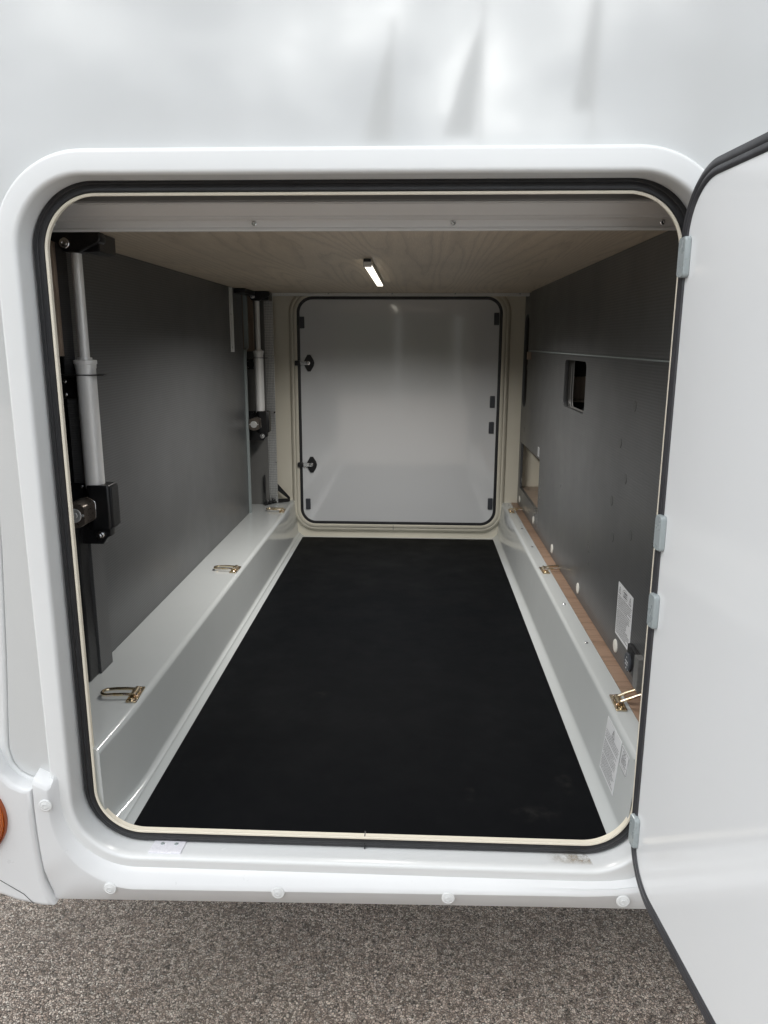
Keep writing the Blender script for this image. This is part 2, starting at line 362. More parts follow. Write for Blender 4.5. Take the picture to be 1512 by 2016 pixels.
# seal: one rubber bulb with a shallow groove
LP = (RV[0] + .0265, RV[1] - .0265, RV[2] + .0245, RV[3] - .0195)
q = q_lip = RR - .022
sp = [(.0215, .056), (.0245, .051), (.0245, .045), (.022, .0395), (.0185, .037), (.0150, .0365), (.0135, .0375), (.0115, .0355), (.007, .0338), (.003, .0345), (.0015, .0375), (.0035, .043), (.010, .056)]
seal = ring('door_seal', LP, q, sp, 'rubber', MH, seg=20)
ring('seal_lip', LP, q, [(.0014, .050), (.0013, .0335), (.0003, .0322), (-.0024, .0322), (-.0034, .0332), (-.0032, .0348), (-.0005, .0370), (.0060, .054)], 'lip', MH, seg=20)
bm = bmesh.new(); bx(bm, -.0835, -.0815, .0350, .056, LP[2] - .0232, LP[2] - .001, .0004); fin('seal_joint', bm, 'black', seal)
# sill plate with two screws and sill dirt
PX = -.4365
sp_ = plate('sill_plate', [(PX - .030, .008), (PX + .028, .008), (PX + .030, .046), (PX - .028, .046)], [], .003, RV[2] + .0002, 'XY', 'white_plastic', MH, bev=.0006)
for dx in (-.0115, .0135): screw('screw', (PX + dx, .031, RV[2] + .0030), (0, 0, 1), .0034, sp_, 'grey_edge')
m = MT('sill_dirt', (.42, .35, .27), .8)
a = m.noise(38, 6, .75, m.map((1, .9, 1))); sx = m.n('ShaderNodeSeparateXYZ', {0: m.co})
ex = m.ramp(m.mth('ABSOLUTE', m.mth('DIVIDE', m.mth('SUBTRACT', sx.outputs[0], .295), .055)), [(.35, 1.0), (1, 0.0)])
ey = m.ramp(m.mth('ABSOLUTE', m.mth('DIVIDE', m.mth('SUBTRACT', sx.outputs[1], .030), .018)), [(.3, 1.0), (1, 0.0)])
al = m.mth('MULTIPLY', m.mth('MULTIPLY', ex, ey), m.ramp(a, [(.40, 0.0), (.66, 1.0)]))
m.set('Base Color', m.ramp(m.noise(160, 4, .8), [(.35, (.30, .22, .14)), (.6, (.55, .49, .41)), (.8, (.68, .66, .62))])); m.set('Alpha', m.mth('MULTIPLY', al, .85))
bm = bmesh.new(); vs = [bm.verts.new(p) for p in ((.225, .006, RV[2] + .0009), (.355, .006, RV[2] + .0009), (.355, .046, RV[2] + .0009), (.225, .046, RV[2] + .0009))]; bm.faces.new(vs)
dirt = fin('dirt_patch', bm, m.m, MH, smooth=0)

# ---- lower skirt: concave sloped border that follows the surround, then a flat face
def skz(xx): return .020 * (xx + .05)                    # hangs a touch lower towards the tail
inner = []
IO = .0185
for k in range(0, 21):
    a = R(180 + 90 * k / 20); rr_ = RR + IO
    inner.append((RV[0] + RR + rr_ * math.cos(a), RV[2] + RR + rr_ * math.sin(a), math.cos(a), math.sin(a)))
inner = [(RV[0] - IO, -.742, -1, 0), (RV[0] - IO, -.765, -1, 0)] + inner + [(xx, RV[2] - IO, 0, -1) for xx in (-.2, 0, .2, .30)]
# past the door corner it rises and runs on level
for xx, zz in ((.345, -.9055), (.39, -.900), (.45, -.893), (.52, -.893), (3.2, -.893)): inner.append((xx, zz, 0, -1))
steps = [(0, .006), (0, .0005), (.0015, -.0020), (.010, -.0105), (.016, -.0165), (.0205, -.0195), (.0245, -.0205)]
bm = bmesh.new(); rows = []
for (xx, zz, nx, nz) in inner:
    sc = .62 if nz == 0 else 1 - .38 * abs(nx)
    rows.append([bm.verts.new((xx + nx * d * sc, yy, zz + nz * d * sc + (skz(xx) if d > .012 else 0))) for d, yy in steps])
BOT = -.966
foot = []
for i, (xx, zz, nx, nz) in enumerate(inner):
    if i < 2: fx, fz = -.649, zz
    elif i < 22:
        k = (i - 2) / 20; c1 = .60
        if k > c1: fx = -.6365 + (k - c1) / (1 - c1) * .147; fz = BOT + skz(fx)
        else: fx = -.6495 + .013 * (k / c1) ** 2.2; fz = -.775 - (k / c1) * (.2025)
    else: fx, fz = xx, BOT + skz(xx)
    foot.append(Vector((fx, -.0205, min(fz, zz + nz * .02))))
for r_, f_, (xx, zz, nx, nz) in zip(rows, foot, inner):
    if nx == -1: f_.z = zz
    A = r_[-1].co.copy()
    q_ = A.lerp(f_, .95); q_.y = -.0205 + .013 * max(0, min(1, (-.905 - q_.z) / .055)); r_.append(bm.verts.new(q_))
    out = (f_ - A).normalized()
    for d, yy in ((.997, q_.y + .0015), (1.0, q_.y + .005), (1.0, .012)):
        w_ = A.lerp(f_, d); r_.append(bm.verts.new((w_.x, yy, w_.z)))
for A, B in zip(rows, rows[1:]):
    for k in range(len(A) - 1): bm.faces.new((A[k], A[k + 1], B[k + 1], B[k]))
# rounded top end of the upright part
tp = rows[0]; prev = tp
for dz_, dy_, q_ in ((.0030, .0010, .15), (.0070, .0040, .3), (.0100, .0090, .5), (.0125, .0160, .7), (.0145, .0240, .85), (.0160, .0330, 1)):
    cur = [bm.verts.new((v.co.x + (-.630 - v.co.x) * .04 * q_, min(.012, v.co.y + dy_ * (1 if v.co.y < 0 else .5)), v.co.z + dz_ * (1 if v.co.y < -.004 else .8))) for v in tp]
    for k in range(len(tp) - 1): bm.faces.new((prev[k], prev[k + 1], cur[k + 1], cur[k]))
    prev = cur
SK = fin('skirt', bm, 'skirt_white', MH, smooth=32, flat=False)
def rivet(x, z, y=-.0205, par=SK, rr_=.0115):
    bm = bmesh.new(); lathe(bm, (x, y + .0005, z), (0, -1, 0), [(0, rr_), (.0012, rr_), (.0021, rr_ * .9), (.0024, rr_ * .78), (.0020, rr_ * .72), (.0026, rr_ * .6), (.0030, rr_ * .3), (.0031, 0)], 28)
    pts = [(x + math.cos(R(a)) * rr_ * .35, y - .0028, z + math.sin(R(a)) * rr_ * .35) for a in range(50, 320, 27)]
    tube(bm, pts, .0005, 5)
    return fin('rivet_cap', bm, 'white_plastic' if 0 else 'frame_white', par)
for px_, pz_ in ((-.528, -.9405), (-.230, -.938), (.066, -.937), (.364, -.9315), (.80, -.93), (1.4, -.92)): rivet(px_, pz_)
rivet(-.6285, -.7795)

# ---- rear bumper corner, bulging round the amber lamp
bp = [(-.6525, -.752), (-.6535, -.80), (-.6515, -.87), (-.6475, -.93), (-.640, -.965), (-.633, -.983), (-.655, -.984), (-.70, -.975), (-.75, -.955), (-.80, -.925), (-1.06, -.85), (-1.06, -.60), (-.80, -.62), (-.735, -.66), (-.715, -.69), (-.703, -.722), (-.685, -.742), (-.668, -.750)]
BP = plate('rear_bumper', bp, [], .060, .040, 'XZ', 'skirt_white', MH, bev=.008)
bm = bmesh.new(); tube(bm, [(-.80, -.0205, -.880), (-.745, -.0205, -.918), (-.715, -.0205, -.938), (-.685, -.0205, -.958), (-.668, -.0205, -.978)], .0006, 6); fin('seam', bm, 'seam', BP)
TL = empty('tail_lamp', (0, 0, 0)); TL.parent = BP; TL.location = -wloc(BP)
bpy.data.objects.remove(TL)
bm = bmesh.new(); lathe(bm, (-.771, -.0195, -.806), (0, -1, 0), [(0, .0727), (.004, .0727), (.007, .0720), (.008, .0710), (.004, .0700)], 40)
for v in bm.verts: v.co.z = -.806 + (v.co.z + .806) * 1.08
lr = fin('tail_lamp', bm, 'lamp_rim', BP)
bm = bmesh.new(); lathe(bm, (-.771, -.0195, -.806), (0, -1, 0), [(.004, .0705), (.009, .0685), (.015, .061), (.019, .048), (.022, .030), (.023, 0)], 40)
for v in bm.verts: v.co.z = -.806 + (v.co.z + .806) * 1.08
o = fin('lens', bm, 'amber', lr.parent); lr2 = o

# ------------------------------------------------------------------ garage lining
LZ = -.706; FZ = -.874; CZ = .200; YB = 2.200
prof = [(-.86, LZ), (-.560, LZ)] + [(-.560 + .0125 * math.sin(R(a)), LZ - .0125 + .0125 * math.cos(R(a))) for a in range(12, 85, 12)]
prof += [(-.5475, LZ - .016), (-.5365, -.848)]
prof += [(-.5365 + .010 * (1 - math.cos(R(a))), -.848 - .012 * math.sin(R(a))) for a in range(20, 91, 17)] + [(-.5265, -.862), (-.5235, -.8655), (-.513, -.8725), (-.509, -.875)]
prof += [(.3525, -.875), (.3565, -.8725), (.3665, -.8655), (.3695, -.862), (.374, -.8585), (.3775, -.850), (.3885, LZ - .016)]
prof += [(.3895 + .0125 * (1 - math.cos(R(a))), LZ - .0125 + .0125 * math.sin(R(a))) for a in range(0, 91, 13)] + [(.432, LZ), (.4325, LZ - .004), (.48, LZ - .004)]
bm = bmesh.new(); ys = [(.0390, .0165), (.055, .0150), (.075, .0120), (.10, .0085), (.13, .0048), (.165, .0018), (.205, 0), (YB + .004, 0)]
def tubx(a, b, y, dx):
    if -.5605 < a < -.530: a -= dx * (.30 + .70 * max(0, min(1, (LZ - .004 - b) / .06)))
    return max(-.5735, min(.400, a)) if y < .060 else a
cols = [[bm.verts.new((tubx(a, b, y, dx), y, b)) for a, b in prof] for y, dx in ys]
for A, B in zip(cols, cols[1:]):
    for k in range(len(prof) - 1): bm.faces.new((A[k], A[k + 1], B[k + 1], B[k]))
fin('floor_tub', bm, 'tub', MH, smooth=50, flat=False)
bm = bmesh.new(); bx(bm, .4328, .4640, .10, YB, LZ - .004, LZ + .0008, .0004); WS = fin('wood_strip', bm, 'wood_strip', MH)
bm = bmesh.new(); bx(bm, .4640, .4675, .10, YB, LZ - .004, LZ + .0036, .001); fin('edge_bead', bm, 'bead', MH)
for y in (.573, .847, 1.446, 1.714, 2.150): screw('screw', (.4165, y, LZ + .0001), (0, 0, 1), .0048, WS, 'steel')
fr_ = [(tubx(a, b, .039, .0165), b) for a, b in prof if -.5605 < a < -.505]      # front edge of the tub, rim to floor
al_ = [(LP[0] - .009, LZ - .001), (LP[0] - .009, -.74)] + [p_ for p_ in rrect(LP[0] - .009, LP[1] + .009, LP[2] - .009, LP[3] + .009, q_lip + .009, 16) if p_[0] < -.505 and p_[1] < -.75]
def along(pl_, t):
    sg = [math.dist(a, b) for a, b in zip(pl_, pl_[1:])]; d = t * sum(sg)
    for a, b, l_ in zip(pl_, pl_[1:], sg):
        if d <= l_ or (b is pl_[-1]): f = min(1, d / l_) if l_ else 0; return (a[0] + (b[0] - a[0]) * f, a[1] + (b[1] - a[1]) * f)
        d -= l_
bm = bmesh.new(); ra = [bm.verts.new((*along(al_, k / 30)[:1], .0394, along(al_, k / 30)[1])) for k in range(31)]; rb = [bm.verts.new((along(fr_, k / 30)[0] + .0004, .0392, along(fr_, k / 30)[1])) for k in range(31)]
for k in range(30): bm.faces.new((ra[k], ra[k + 1], rb[k + 1], rb[k]))
fin('tub_end', bm, 'tub', MH)
# front lining pieces closing the space between the reveal and the lining
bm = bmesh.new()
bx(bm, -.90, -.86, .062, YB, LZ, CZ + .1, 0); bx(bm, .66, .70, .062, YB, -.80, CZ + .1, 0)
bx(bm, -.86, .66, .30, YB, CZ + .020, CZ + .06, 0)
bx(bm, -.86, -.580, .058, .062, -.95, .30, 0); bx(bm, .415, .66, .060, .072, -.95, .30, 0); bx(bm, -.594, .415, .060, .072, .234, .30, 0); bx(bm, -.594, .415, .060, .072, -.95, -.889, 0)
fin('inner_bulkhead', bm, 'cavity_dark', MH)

bm = bmesh.new(); bx(bm, .3895, .425, .0605, .064, -.89, LZ - .006, 0); bx(bm, -.5475, .3895, .0605, .064, -.89, -.8752, 0)
fin('tub_front_flange', bm, 'tub', MH)
# ceiling
o = box('ceiling_panel', -.86, .4595, .1605, YB, CZ, CZ + .015, 'wood_ceiling', MH, 0)
bm = bmesh.new(); bx(bm, -.86, .46, .085, .100, .2130, .262, .001); fin('ceiling_fascia', bm, 'reinforce', MH)
RP = [(.100, .2150), (.100, .2118), (.104, .2108), (.110, .2120), (.1290, .2150), (.1360, .1985), (.1380, .1978), (.1400, .1965), (.1410, .1955), (.1530, .1950), (.1545, .1940), (.1545, .1835), (.1530, .1825), (.1520, .1795), (.1540, .1775), (.1580, .1775), (.1600, .1800), (.1600, .1995)]
mi = [2, 2, 3, 3, 0, 1, 1, 2, 1, 1, 1, 2, 2, 2, 2, 2, 2]
RAIL = sweepx('front_rail', RP, -.86, .4598, ['taupe', 'grey_profile', 'bead', 'black'], MH, mi=mi)
for xx in (-.607, -.270, .056, .392): screw('screw', (xx, .1545, .1895), (0, -1, -.1), .0042, RAIL)
BR = sweepx('rear_rail', [(2.085, .1995), (2.085, .1885), (2.088, .1865), (2.115, .1875), (2.118, .1995)], -.66, .4598, 'bead', MH)
for xx in (-.37, -.105, .155, .42): screw('screw', (xx, 2.0870, .1945), (0, -1, -.2), .0045, BR, 'grey_edge')

# left lining wall and the boards round the lifting columns
TY = rrect(.411, 1.925, LZ + .001, CZ - .0005, .001, 2)
plate('wall_lining', TY, [], .014, -.712, 'YZL', 'liner', MH, bev=.001)
box('wall_batten', -.700, -.6765, .347, .409, LZ, CZ, 'liner_flat', MH, .001)
box('black_channel', -.712, -.680, .300, .3455, LZ, -.33, 'black', MH, .006)
BB = box('end_board', -.86, -.703, .418, .430, LZ, CZ, 'liner_flat', MH, .0005)
box('wood_plank', -.83, -.6965, .334, .3465, -.029, CZ, 'wood_plank', MH, .001)
bm = bmesh.new()
TR = [(1.926, LZ)] + [(1.926, -.06), (1.928, -.045), (1.936, -.035), (1.955, -.030), (1.968, -.026), (1.975, -.015), (1.977, .0), (1.977, CZ)]
a_ = [[bm.verts.new((xx, y + dy, z)) for y, z in TR] for xx, dy in ((-.706, 0), (-.6895, 0), (-.6895, .012), (-.706, .012))]
for A, B in zip(a_, a_[1:]):
    for k in range(len(TR) - 1): bm.faces.new((A[k], A[k + 1], B[k + 1], B[k]))
fin('panel_edge_trim', bm, 'grey_edge', MH)
box('end_board', -.86, -.648, 2.105, 2.115, LZ, CZ, 'reinforce', MH, .0005)
box('wood_plank', -.735, -.690, 2.085, 2.104, -.04, CZ, 'wood_plank', MH, .001)
m = MT('embossed_alu', (.42, .42, .41), .35, .75)
vv = m.n('ShaderNodeTexVoronoi', {'Vector': m.map((1, 1, .62)), 'Scale': 150.0, 'Randomness': .15}).outputs[0]
m.bump(vv, .5, .0015); m.set('Base Color', m.ramp(vv, [(.2, (.66, .66, .64)), (.6, (.44, .44, .44))])); mt['emboss'] = m.m
EP = plate('embossed_plate', [(-.667, LZ + .001), (-.613, LZ + .001), (-.613, CZ - .012), (-.667, CZ - .012)], [], .0025, 2.1300, 'XZ', 'emboss', MH, bev=.0005)
for z in (-.06, -.30, -.52): screw('screw', (-.617, 2.1275, z), (0, -1, 0), .004, EP)
bm = bmesh.new(); bx(bm, -.6975, -.6945, 1.712, 1.735, -.038, CZ - .003, .0008); bx(bm, -.6945, -.688, 1.731, 1.735, -.038, CZ - .003, .0008)
st = fin('metal_angle', bm, 'alu', MH)
for z in (.10, -.02): screw('screw', (-.6945, 1.722, z), (1, 0, 0), .003, st)
bm = bmesh.new(); bx(bm, -.697, -.655, 1.80, 2.06, .181, .1985, .002); fin('ceiling_bracket', bm, 'blackmetal', MH)

# right lining wall: lower sheet with cut-outs, upper sheet lapped over it
h1 = rrect(.952, 1.255, -.192, -.050, .022, 6)
h2 = rrect(1.640, 2.150, -.622, -.424, .003, 3)
h3 = rrect(2.055, 2.186, -.268, .118, .0600, 10)
WR = plate('wall_lining', rrect(.10, YB - .002, LZ + .004, CZ - .001, .001, 2), [h1, h2, h3], .012, .472, 'YZR', 'liner', MH, bev=.0006)
plate('upper_lining', rrect(.10, 1.990, -.030, CZ - .0005, .002, 2), [], .0065, .4598, 'YZR', 'liner', MH, bev=.0008)
bm = bmesh.new(); bx(bm, .4515, .4597, .10, 1.990, -.0338, -.0303, .0006); fin('lap_trim', bm, 'grey_edge', MH)
bm = bmesh.new(); bx(bm, .4450, .4597, 1.962, 1.986, -.066, -.036, .001); fin('wood_block', bm, 'wood_plank', MH)
# thickness of the wall seen inside the small cut-out (laminated layers)
bm = bmesh.new()
for k, (xa, xb) in enumerate(((.4725, .4775), (.4785, .4835), (.4845, .4895))):
    o_ = [bm.verts.new((xa, a, b)) for a, b in rrect(.947, 1.260, -.197, -.045, .027, 6)]; i_ = [bm.verts.new((xb, a, b)) for a, b in rrect(.950 + k * .002, 1.257 - k * .002, -.194, -.048, .024, 6)]
    for q_ in range(len(o_)): bm.faces.new((o_[q_], o_[(q_ + 1) % len(o_)], i_[(q_ + 1) % len(o_)], i_[q_]))
fin('cutout_rim', bm, 'reinforce', MH)
bm = bmesh.new(); bx(bm, .504, .60, 1.335, 1.345, -.178, -.106, .001); bx(bm, .500, .60, 1.31, 1.345, -.186, -.1785, .001); fin('inner_shelf', bm, 'wood_plank', MH)
bm = bmesh.new(); tube(bm, [(.500, 1.02, -.235), (.520, 1.15, -.232), (.545, 1.34, -.230)], .022, 14); fin('pipe', bm, 'reinforce', MH)
bm = bmesh.new(); bx(bm, .5600, .570, 1.45, YB, -.68, -.40, 0); bx(bm, .4725, .560, 1.45, YB, -.40, -.392, 0); fin('locker_back', bm, 'cavity', MH)
box('locker_floor', .4725, .5595, 1.45, YB, -.640, -.630, 'wood_plank', MH, 0)
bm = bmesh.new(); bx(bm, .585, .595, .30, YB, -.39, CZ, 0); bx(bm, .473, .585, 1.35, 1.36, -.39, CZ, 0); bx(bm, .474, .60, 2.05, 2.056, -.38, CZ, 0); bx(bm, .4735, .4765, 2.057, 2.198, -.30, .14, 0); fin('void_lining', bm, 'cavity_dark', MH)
for y in (.477, .887, 1.301, 1.717, 2.115):
    bm = bmesh.new(); lathe(bm, (.4601, y, -.6715), (-1, 0, 0), [(0, .0155), (.0015, .0153), (.0026, .0138), (.0030, .009), (.0030, 0)], 26); fin('screw_cap', bm, 'cap_white', WR)
for y, z in ((.562, -.219), (.60, -.36), (.50, -.29), (.57, -.44), (.43, -.40), (.47, -.13), (2.06, -.10), (2.08, -.36), (2.08, -.58)):
    bm = bmesh.new(); lathe(bm, (.4601, y, z), (-1, 0, 0), [(0, .0125), (.0005, .0123), (.0009, .011), (.0009, 0)], 22); fin('plug', bm, 'liner_flat', WR)
# gas outlet: dark round cover with white print, black tongue and brushed holder
bm = bmesh.new(); bx(bm, .4460, .4600, .262, .290, -.680, -.612, .001); KB = fin('outlet_holder', bm, 'holder', MH)
bm = bmesh.new(); bx(bm, .4485, .4600, .2905, .352, -.668, -.612, .003); fin('outlet_body', bm, 'black', KB)
bm = bmesh.new(); lathe(bm, (.4483, .333, -.648), (-1, 0, 0), [(0, .020), (.003, .020), (.0045, .0185), (.0045, 0)], 30); fin('outlet_cover', bm, 'pad_dark', KB)
bm = bmesh.new()
for z, w_, n_ in ((-.641, .004, 1), (-.650, .013, 3), (-.656, .010, 3), (-.664, .006, 1)):
    for k in range(n_):
        yc = .337 + (k - (n_ - 1) / 2) * w_ / max(1, n_) * 1.7
        tube(bm, [(.4436, yc - .0058, z + .0025), (.4436, yc - .004, z + .006), (.4436, yc - .0022, z + .003)], .00045, 4)
fin('cover_print', bm, 'whiteink', KB)

# back wall and rear hatch
bm = bmesh.new()
bx(bm, -.88, .62, YB + .004, YB + .03, -.92, .26, 0); fin('back_wall', bm, 'cream', MH)
HR = (-.5125, .3565, -.8025, .1830); HQ = .062
fr = ring('hatch_surround', HR, HQ, [(.046, YB + .006), (.044, YB - .002), (.0395, YB - .008), (.034, YB - .012), (.030, YB - .0135), (.026, YB - .0125), (.0235, YB - .016), (.019, YB - .019), (.011, YB - .019), (.007, YB - .015), (.0065, YB - .002)], 'cream', MH, seg=14)
bm = bmesh.new(); bx(bm, -.0985, -.0972, YB - .0195, YB - .010, HR[2] - .034, HR[2] - .010, .0003); fin('surround_joint', bm, 'seam', fr)
HT = plate('rear_hatch', rrect(HR[0], HR[1], HR[2], HR[3], HQ, 12), [], .012, YB - .002, 'XZ', 'hatch', MH, bev=.001)
ring('hatch_seal', HR, HQ, [(.0095, YB - .004), (.0095, YB - .014), (.0065, YB - .0175), (.0010, YB - .0175), (-.0035, YB - .0165), (-.0050, YB - .0142)], 'rubber', HT, seg=14)
bm = bmesh.new()
for x, z, w_ in ((.337, .0985, .020), (.331, -.253, .020), (.330, -.366, .020), (.337, -.7085, .020)):
    bm = bmesh.new(); bx(bm, x - .010, x + .012, YB - .0205, YB - .0138, z - .026, z + .026, .003); fin('hinge_pad', bm, 'pad_dark', HT)
for x, z in ((-.4975, .082), (-.485, -.7185)):
    bm = bmesh.new(); bx(bm, x - .011, x + .011, YB - .0205, YB - .0138, z - .025, z + .025, .003); fin('hinge_pad', bm, 'pad_dark', HT)
for (x, z) in ((-.4705, -.090), (-.466, -.538)):
    Y0 = YB - .0142
    lt = plate('hatch_latch', [(x - .024, z), (x - .019, z + .013), (x - .006, z + .036), (x + .007, z + .036), (x + .021, z + .013), (x + .024, z), (x + .021, z - .013), (x + .007, z - .036), (x - .006, z - .036), (x - .019, z - .013)], [], .007, Y0, 'XZ', 'black', HT, bev=.002)
    lt.location = (0, 0, 0)
    bm = bmesh.new(); bx(bm, x - .040, x + .006, Y0 - .012, Y0 - .0075, z - .0085, z + .0085, .0015); lathe(bm, (x - .002, Y0 - .0075, z), (0, -1, 0), [(0, .010), (.006, .010), (.009, .008), (.0095, .004), (.0075, .003), (.0075, 0)], 20)
    fin('latch_arm', bm, 'steel', HT)
    bm = bmesh.new(); bx(bm, x - .062, x - .036, Y0 - .016, Y0 - .002, z - .011, z + .011, .004); fin('latch_tip', bm, 'black', HT)

# corner brackets on the left ledge at the far end
def tri_bracket(p0, p1, h, lean, wdt, name):
    """triangular stay standing on the line p0-p1"""
    p0, p1 = Vector(p0), Vector(p1); U = (p1 - p0).normalized(); Lh = (p1 - p0).length; V = Vector((0, 0, 1)); N = U.cross(V)
    t = .010; ol = [(0, 0), (Lh, 0), (Lh, .016), (lean * Lh + t * .6, h), (lean * Lh - t * .6, h), (0, .02)]
    hl = [(t, .014), (Lh - t * 1.3, .014), (lean * Lh + (.0 if lean else t), h - .030)]
    return plate(name, ol, [hl], .006, 0, None, 'blackmetal', MH, bev=.001, frame=(p0, U, V, N))
tri_bracket((-.672, 2.128, LZ), (-.655, 2.128 - .052, LZ), .135, .75, .006, 'shelf_bracket')
tri_bracket((-.566, 2.172, LZ), (-.640, 2.150, LZ), .095, .90, .006, 'shelf_bracket')
bm = bmesh.new(); tube(bm, [(-.660, 2.085, LZ + .006), (-.640, 2.118, LZ + .006), (-.570, 2.165, LZ + .006)], .005, 8)
for p in ((-.652, 2.085, LZ + .014), (-.640, 2.095, LZ + .016), (-.630, 2.112, LZ + .018)): lathe(bm, p, (.2, -1, .1), [(-.004, 0), (-.004, .009), (.004, .009), (.006, .006), (.006, 0)], 14)
fin('bracket_rail', bm, 'blackmetal', MH)

# ------------------------------------------------------------------ the open garage door
D = Vector((0.0906, -.9959, 0)); DN = Vector((-.9959, -.0906, 0))      # along the door away from the hinge, and its inner face normal
P0 = Vector((.3755, -.030, 0))
DF = (P0 - DN * .030, D, Vector((0, 0, 1)), DN)
s0, s1, z0, z1, dr = -.022, 1.02, -.884, .2285, .088
GD = plate('garage_door', rrect(s0, s1, z0, z1, dr, 16), [], .030, 0, None, 'door_white', MH, bev=.002, frame=DF)
def onDoor(s, n, z): return P0 + D * s + DN * n + Vector((0, 0, z))
bm = bmesh.new(); loops = []
for o_, n_ in ((.0045, -.030), (.0050, -.004), (.0035, .0012), (-.001, .0030), (-.0055, .0026), (-.0075, .0016), (-.0095, .0026), (-.0145, .0030), (-.0170, .0014), (-.0175, .0002)):
    loops.append([bm.verts.new(onDoor(a, n_, b)) for a, b in rrect(s0 - o_, s1 + o_, z0 - o_, z1 + o_, dr + o_, 16)])
for A, B in zip(loops, loops[1:]):
    for k in range(len(A)): bm.faces.new((A[k], A[(k + 1) % len(A)], B[(k + 1) % len(A)], B[k]))
fin('door_gasket', bm, 'rubber_edge', GD, smooth=50, flat=False)
for z in (.117, -.280, -.4045, -.791):
    bm = bmesh.new(); ol = rrect(-.012, .012, -.0275, .0275, .006, 5)
    lo = [[bm.verts.new(onDoor(-.0050 + a * k, n_, z + b * k2)) for a, b in ol] for n_, k, k2 in ((.0005, 1, 1), (.006, 1, 1), (.0085, .86, .95))]
    for A, B in zip(lo, lo[1:]):
        for k in range(len(A)): bm.faces.new((A[k], A[(k + 1) % len(A)], B[(k + 1) % len(A)], B[k]))
    bm.faces.new(lo[-1])
    fin('hinge_pad', bm, 'pad', GD)

# ------------------------------------------------------------------ loose and fitted things in the garage
bm = bmesh.new(); bx(bm, -.5125, .3560, .056, 2.172, FZ - .0008, FZ + .003, .0012)
tag(fin('rubber_mat', bm, 'mat'), 'black rubber mat with a fine weave covering the whole garage floor', 'floor mat')

# ceiling light
LM = empty('ceiling_light', (-.1255, 1.145, CZ - .0005), 'slim lit strip light under the wood ceiling, hanging from the middle of it', 'lamp')
bm = bmesh.new(); bx(bm, -.0100, .0100, -.350, .350, -.012, .0, .001); lb = fin('lamp_body', bm, 'alu', LM, True)
bm = bmesh.new(); bx(bm, -.0095, .0095, -.345, .345, -.0155, -.0120, .001); fin('diffuser', bm, 'led', LM, True)
bm = bmesh.new(); bx(bm, -.0105, .0105, -.362, -.3505, -.0190, .0, .001); fin('end_cap', bm, 'alu', LM, True)
bm = bmesh.new(); bx(bm, -.009, .009, -.366, -.3625, -.0075, 0, .001); fin('switch', bm, ['black'], LM, True)
LM.rotation_euler = (0, 0, R(.2))
al = bpy.data.lights.new('strip_glow', 'AREA'); al.shape = 'RECTANGLE'; al.size = .018; al.size_y = .68; al.energy = 6.8; al.color = (1, .975, .94); al.spread = R(150)
alo = bpy.data.objects.new('strip_glow', al); C.objects.link(alo); alo.parent = LM; alo.location = (0, 0, -.0165)

# lashing rings
def lashing_ring():
    t = empty('lashing_ring', (0, 0, 0))
    pl = plate('base_plate', rrect(-.011, .011, -.034, .034, .003, 3), [], .0030, 0, 'XY', 'zinc', t, bev=.0006, local=True)
    bm = bmesh.new(); tube(bm, [(0, -.017, .006), (0, .017, .006)], .0062, 14); bx(bm, -.0065, .0065, -.012, .012, .0025, .0065, .001); fin('hinge_sleeve', bm, 'zinc', t, True)
    bm = bmesh.new(); pts = [(0, -.0125, .0075)] + [(-.020, -.0130, .0085), (-.040, -.0130, .0085)]
    pts += [(-.054 - .013 * math.sin(R(a)), -.013 * math.cos(R(a)), .0075) for a in range(0, 181, 20)]
    pts += [(-.040, .0130, .0085), (-.020, .0130, .0085), (0, .0125, .0075)]
    tube(bm, pts, .0033, 10, closed=True); fin('ring', bm, 'zinc', t, True)
    for y in (-.026, .026): screw('screw', (0, y, .003), (0, 0, 1), .0052, t, 'zinc', local=True)
    return t
def dup(root, loc, rot):
    r = root.copy(); C.objects.link(r); r.location = loc; r.rotation_euler = rot
    for ch in root.children:
        c = ch.copy(); C.objects.link(c); c.parent = r
        for g in ch.children:
            d = g.copy(); C.objects.link(d); d.parent = c
    return r
r0 = lashing_ring()
spots = [((-.566, .250, LZ), (0, 0, R(4)), 'brass coloured lashing ring lying on the left ledge, nearest to the opening'),
         ((-.566, 1.117, LZ), (0, 0, R(-2)), 'brass coloured lashing ring lying half way along the left ledge'),
         ((-.566, 1.972, LZ), (0, 0, R(3)), 'brass coloured lashing ring at the far end of the left ledge'),
         ((.4125, .262, LZ), (0, 0, R(178)), 'brass coloured lashing ring nearest the open door, tilted over the wood strip'),
         ((.4125, 1.161, LZ), (0, 0, R(183)), 'brass coloured lashing ring half way along the wood strip on the right ledge'),
         ((.4125, 2.021, LZ), (0, 0, R(180)), 'brass coloured lashing ring at the far end of the wood strip')]
for i, (l, rt, lab) in enumerate(spots):
    t = r0 if i == 0 else dup(r0, l, rt)
    t.location = l; t.rotation_euler = rt
    for ch in t.children:
        if ch.name.startswith('ring'): ch.rotation_euler = (0, R((0, 0, 2, 24, 6, 5)[i]), 0)
    tag(t, lab, 'lashing ring', 'lashing rings along the two ledges')

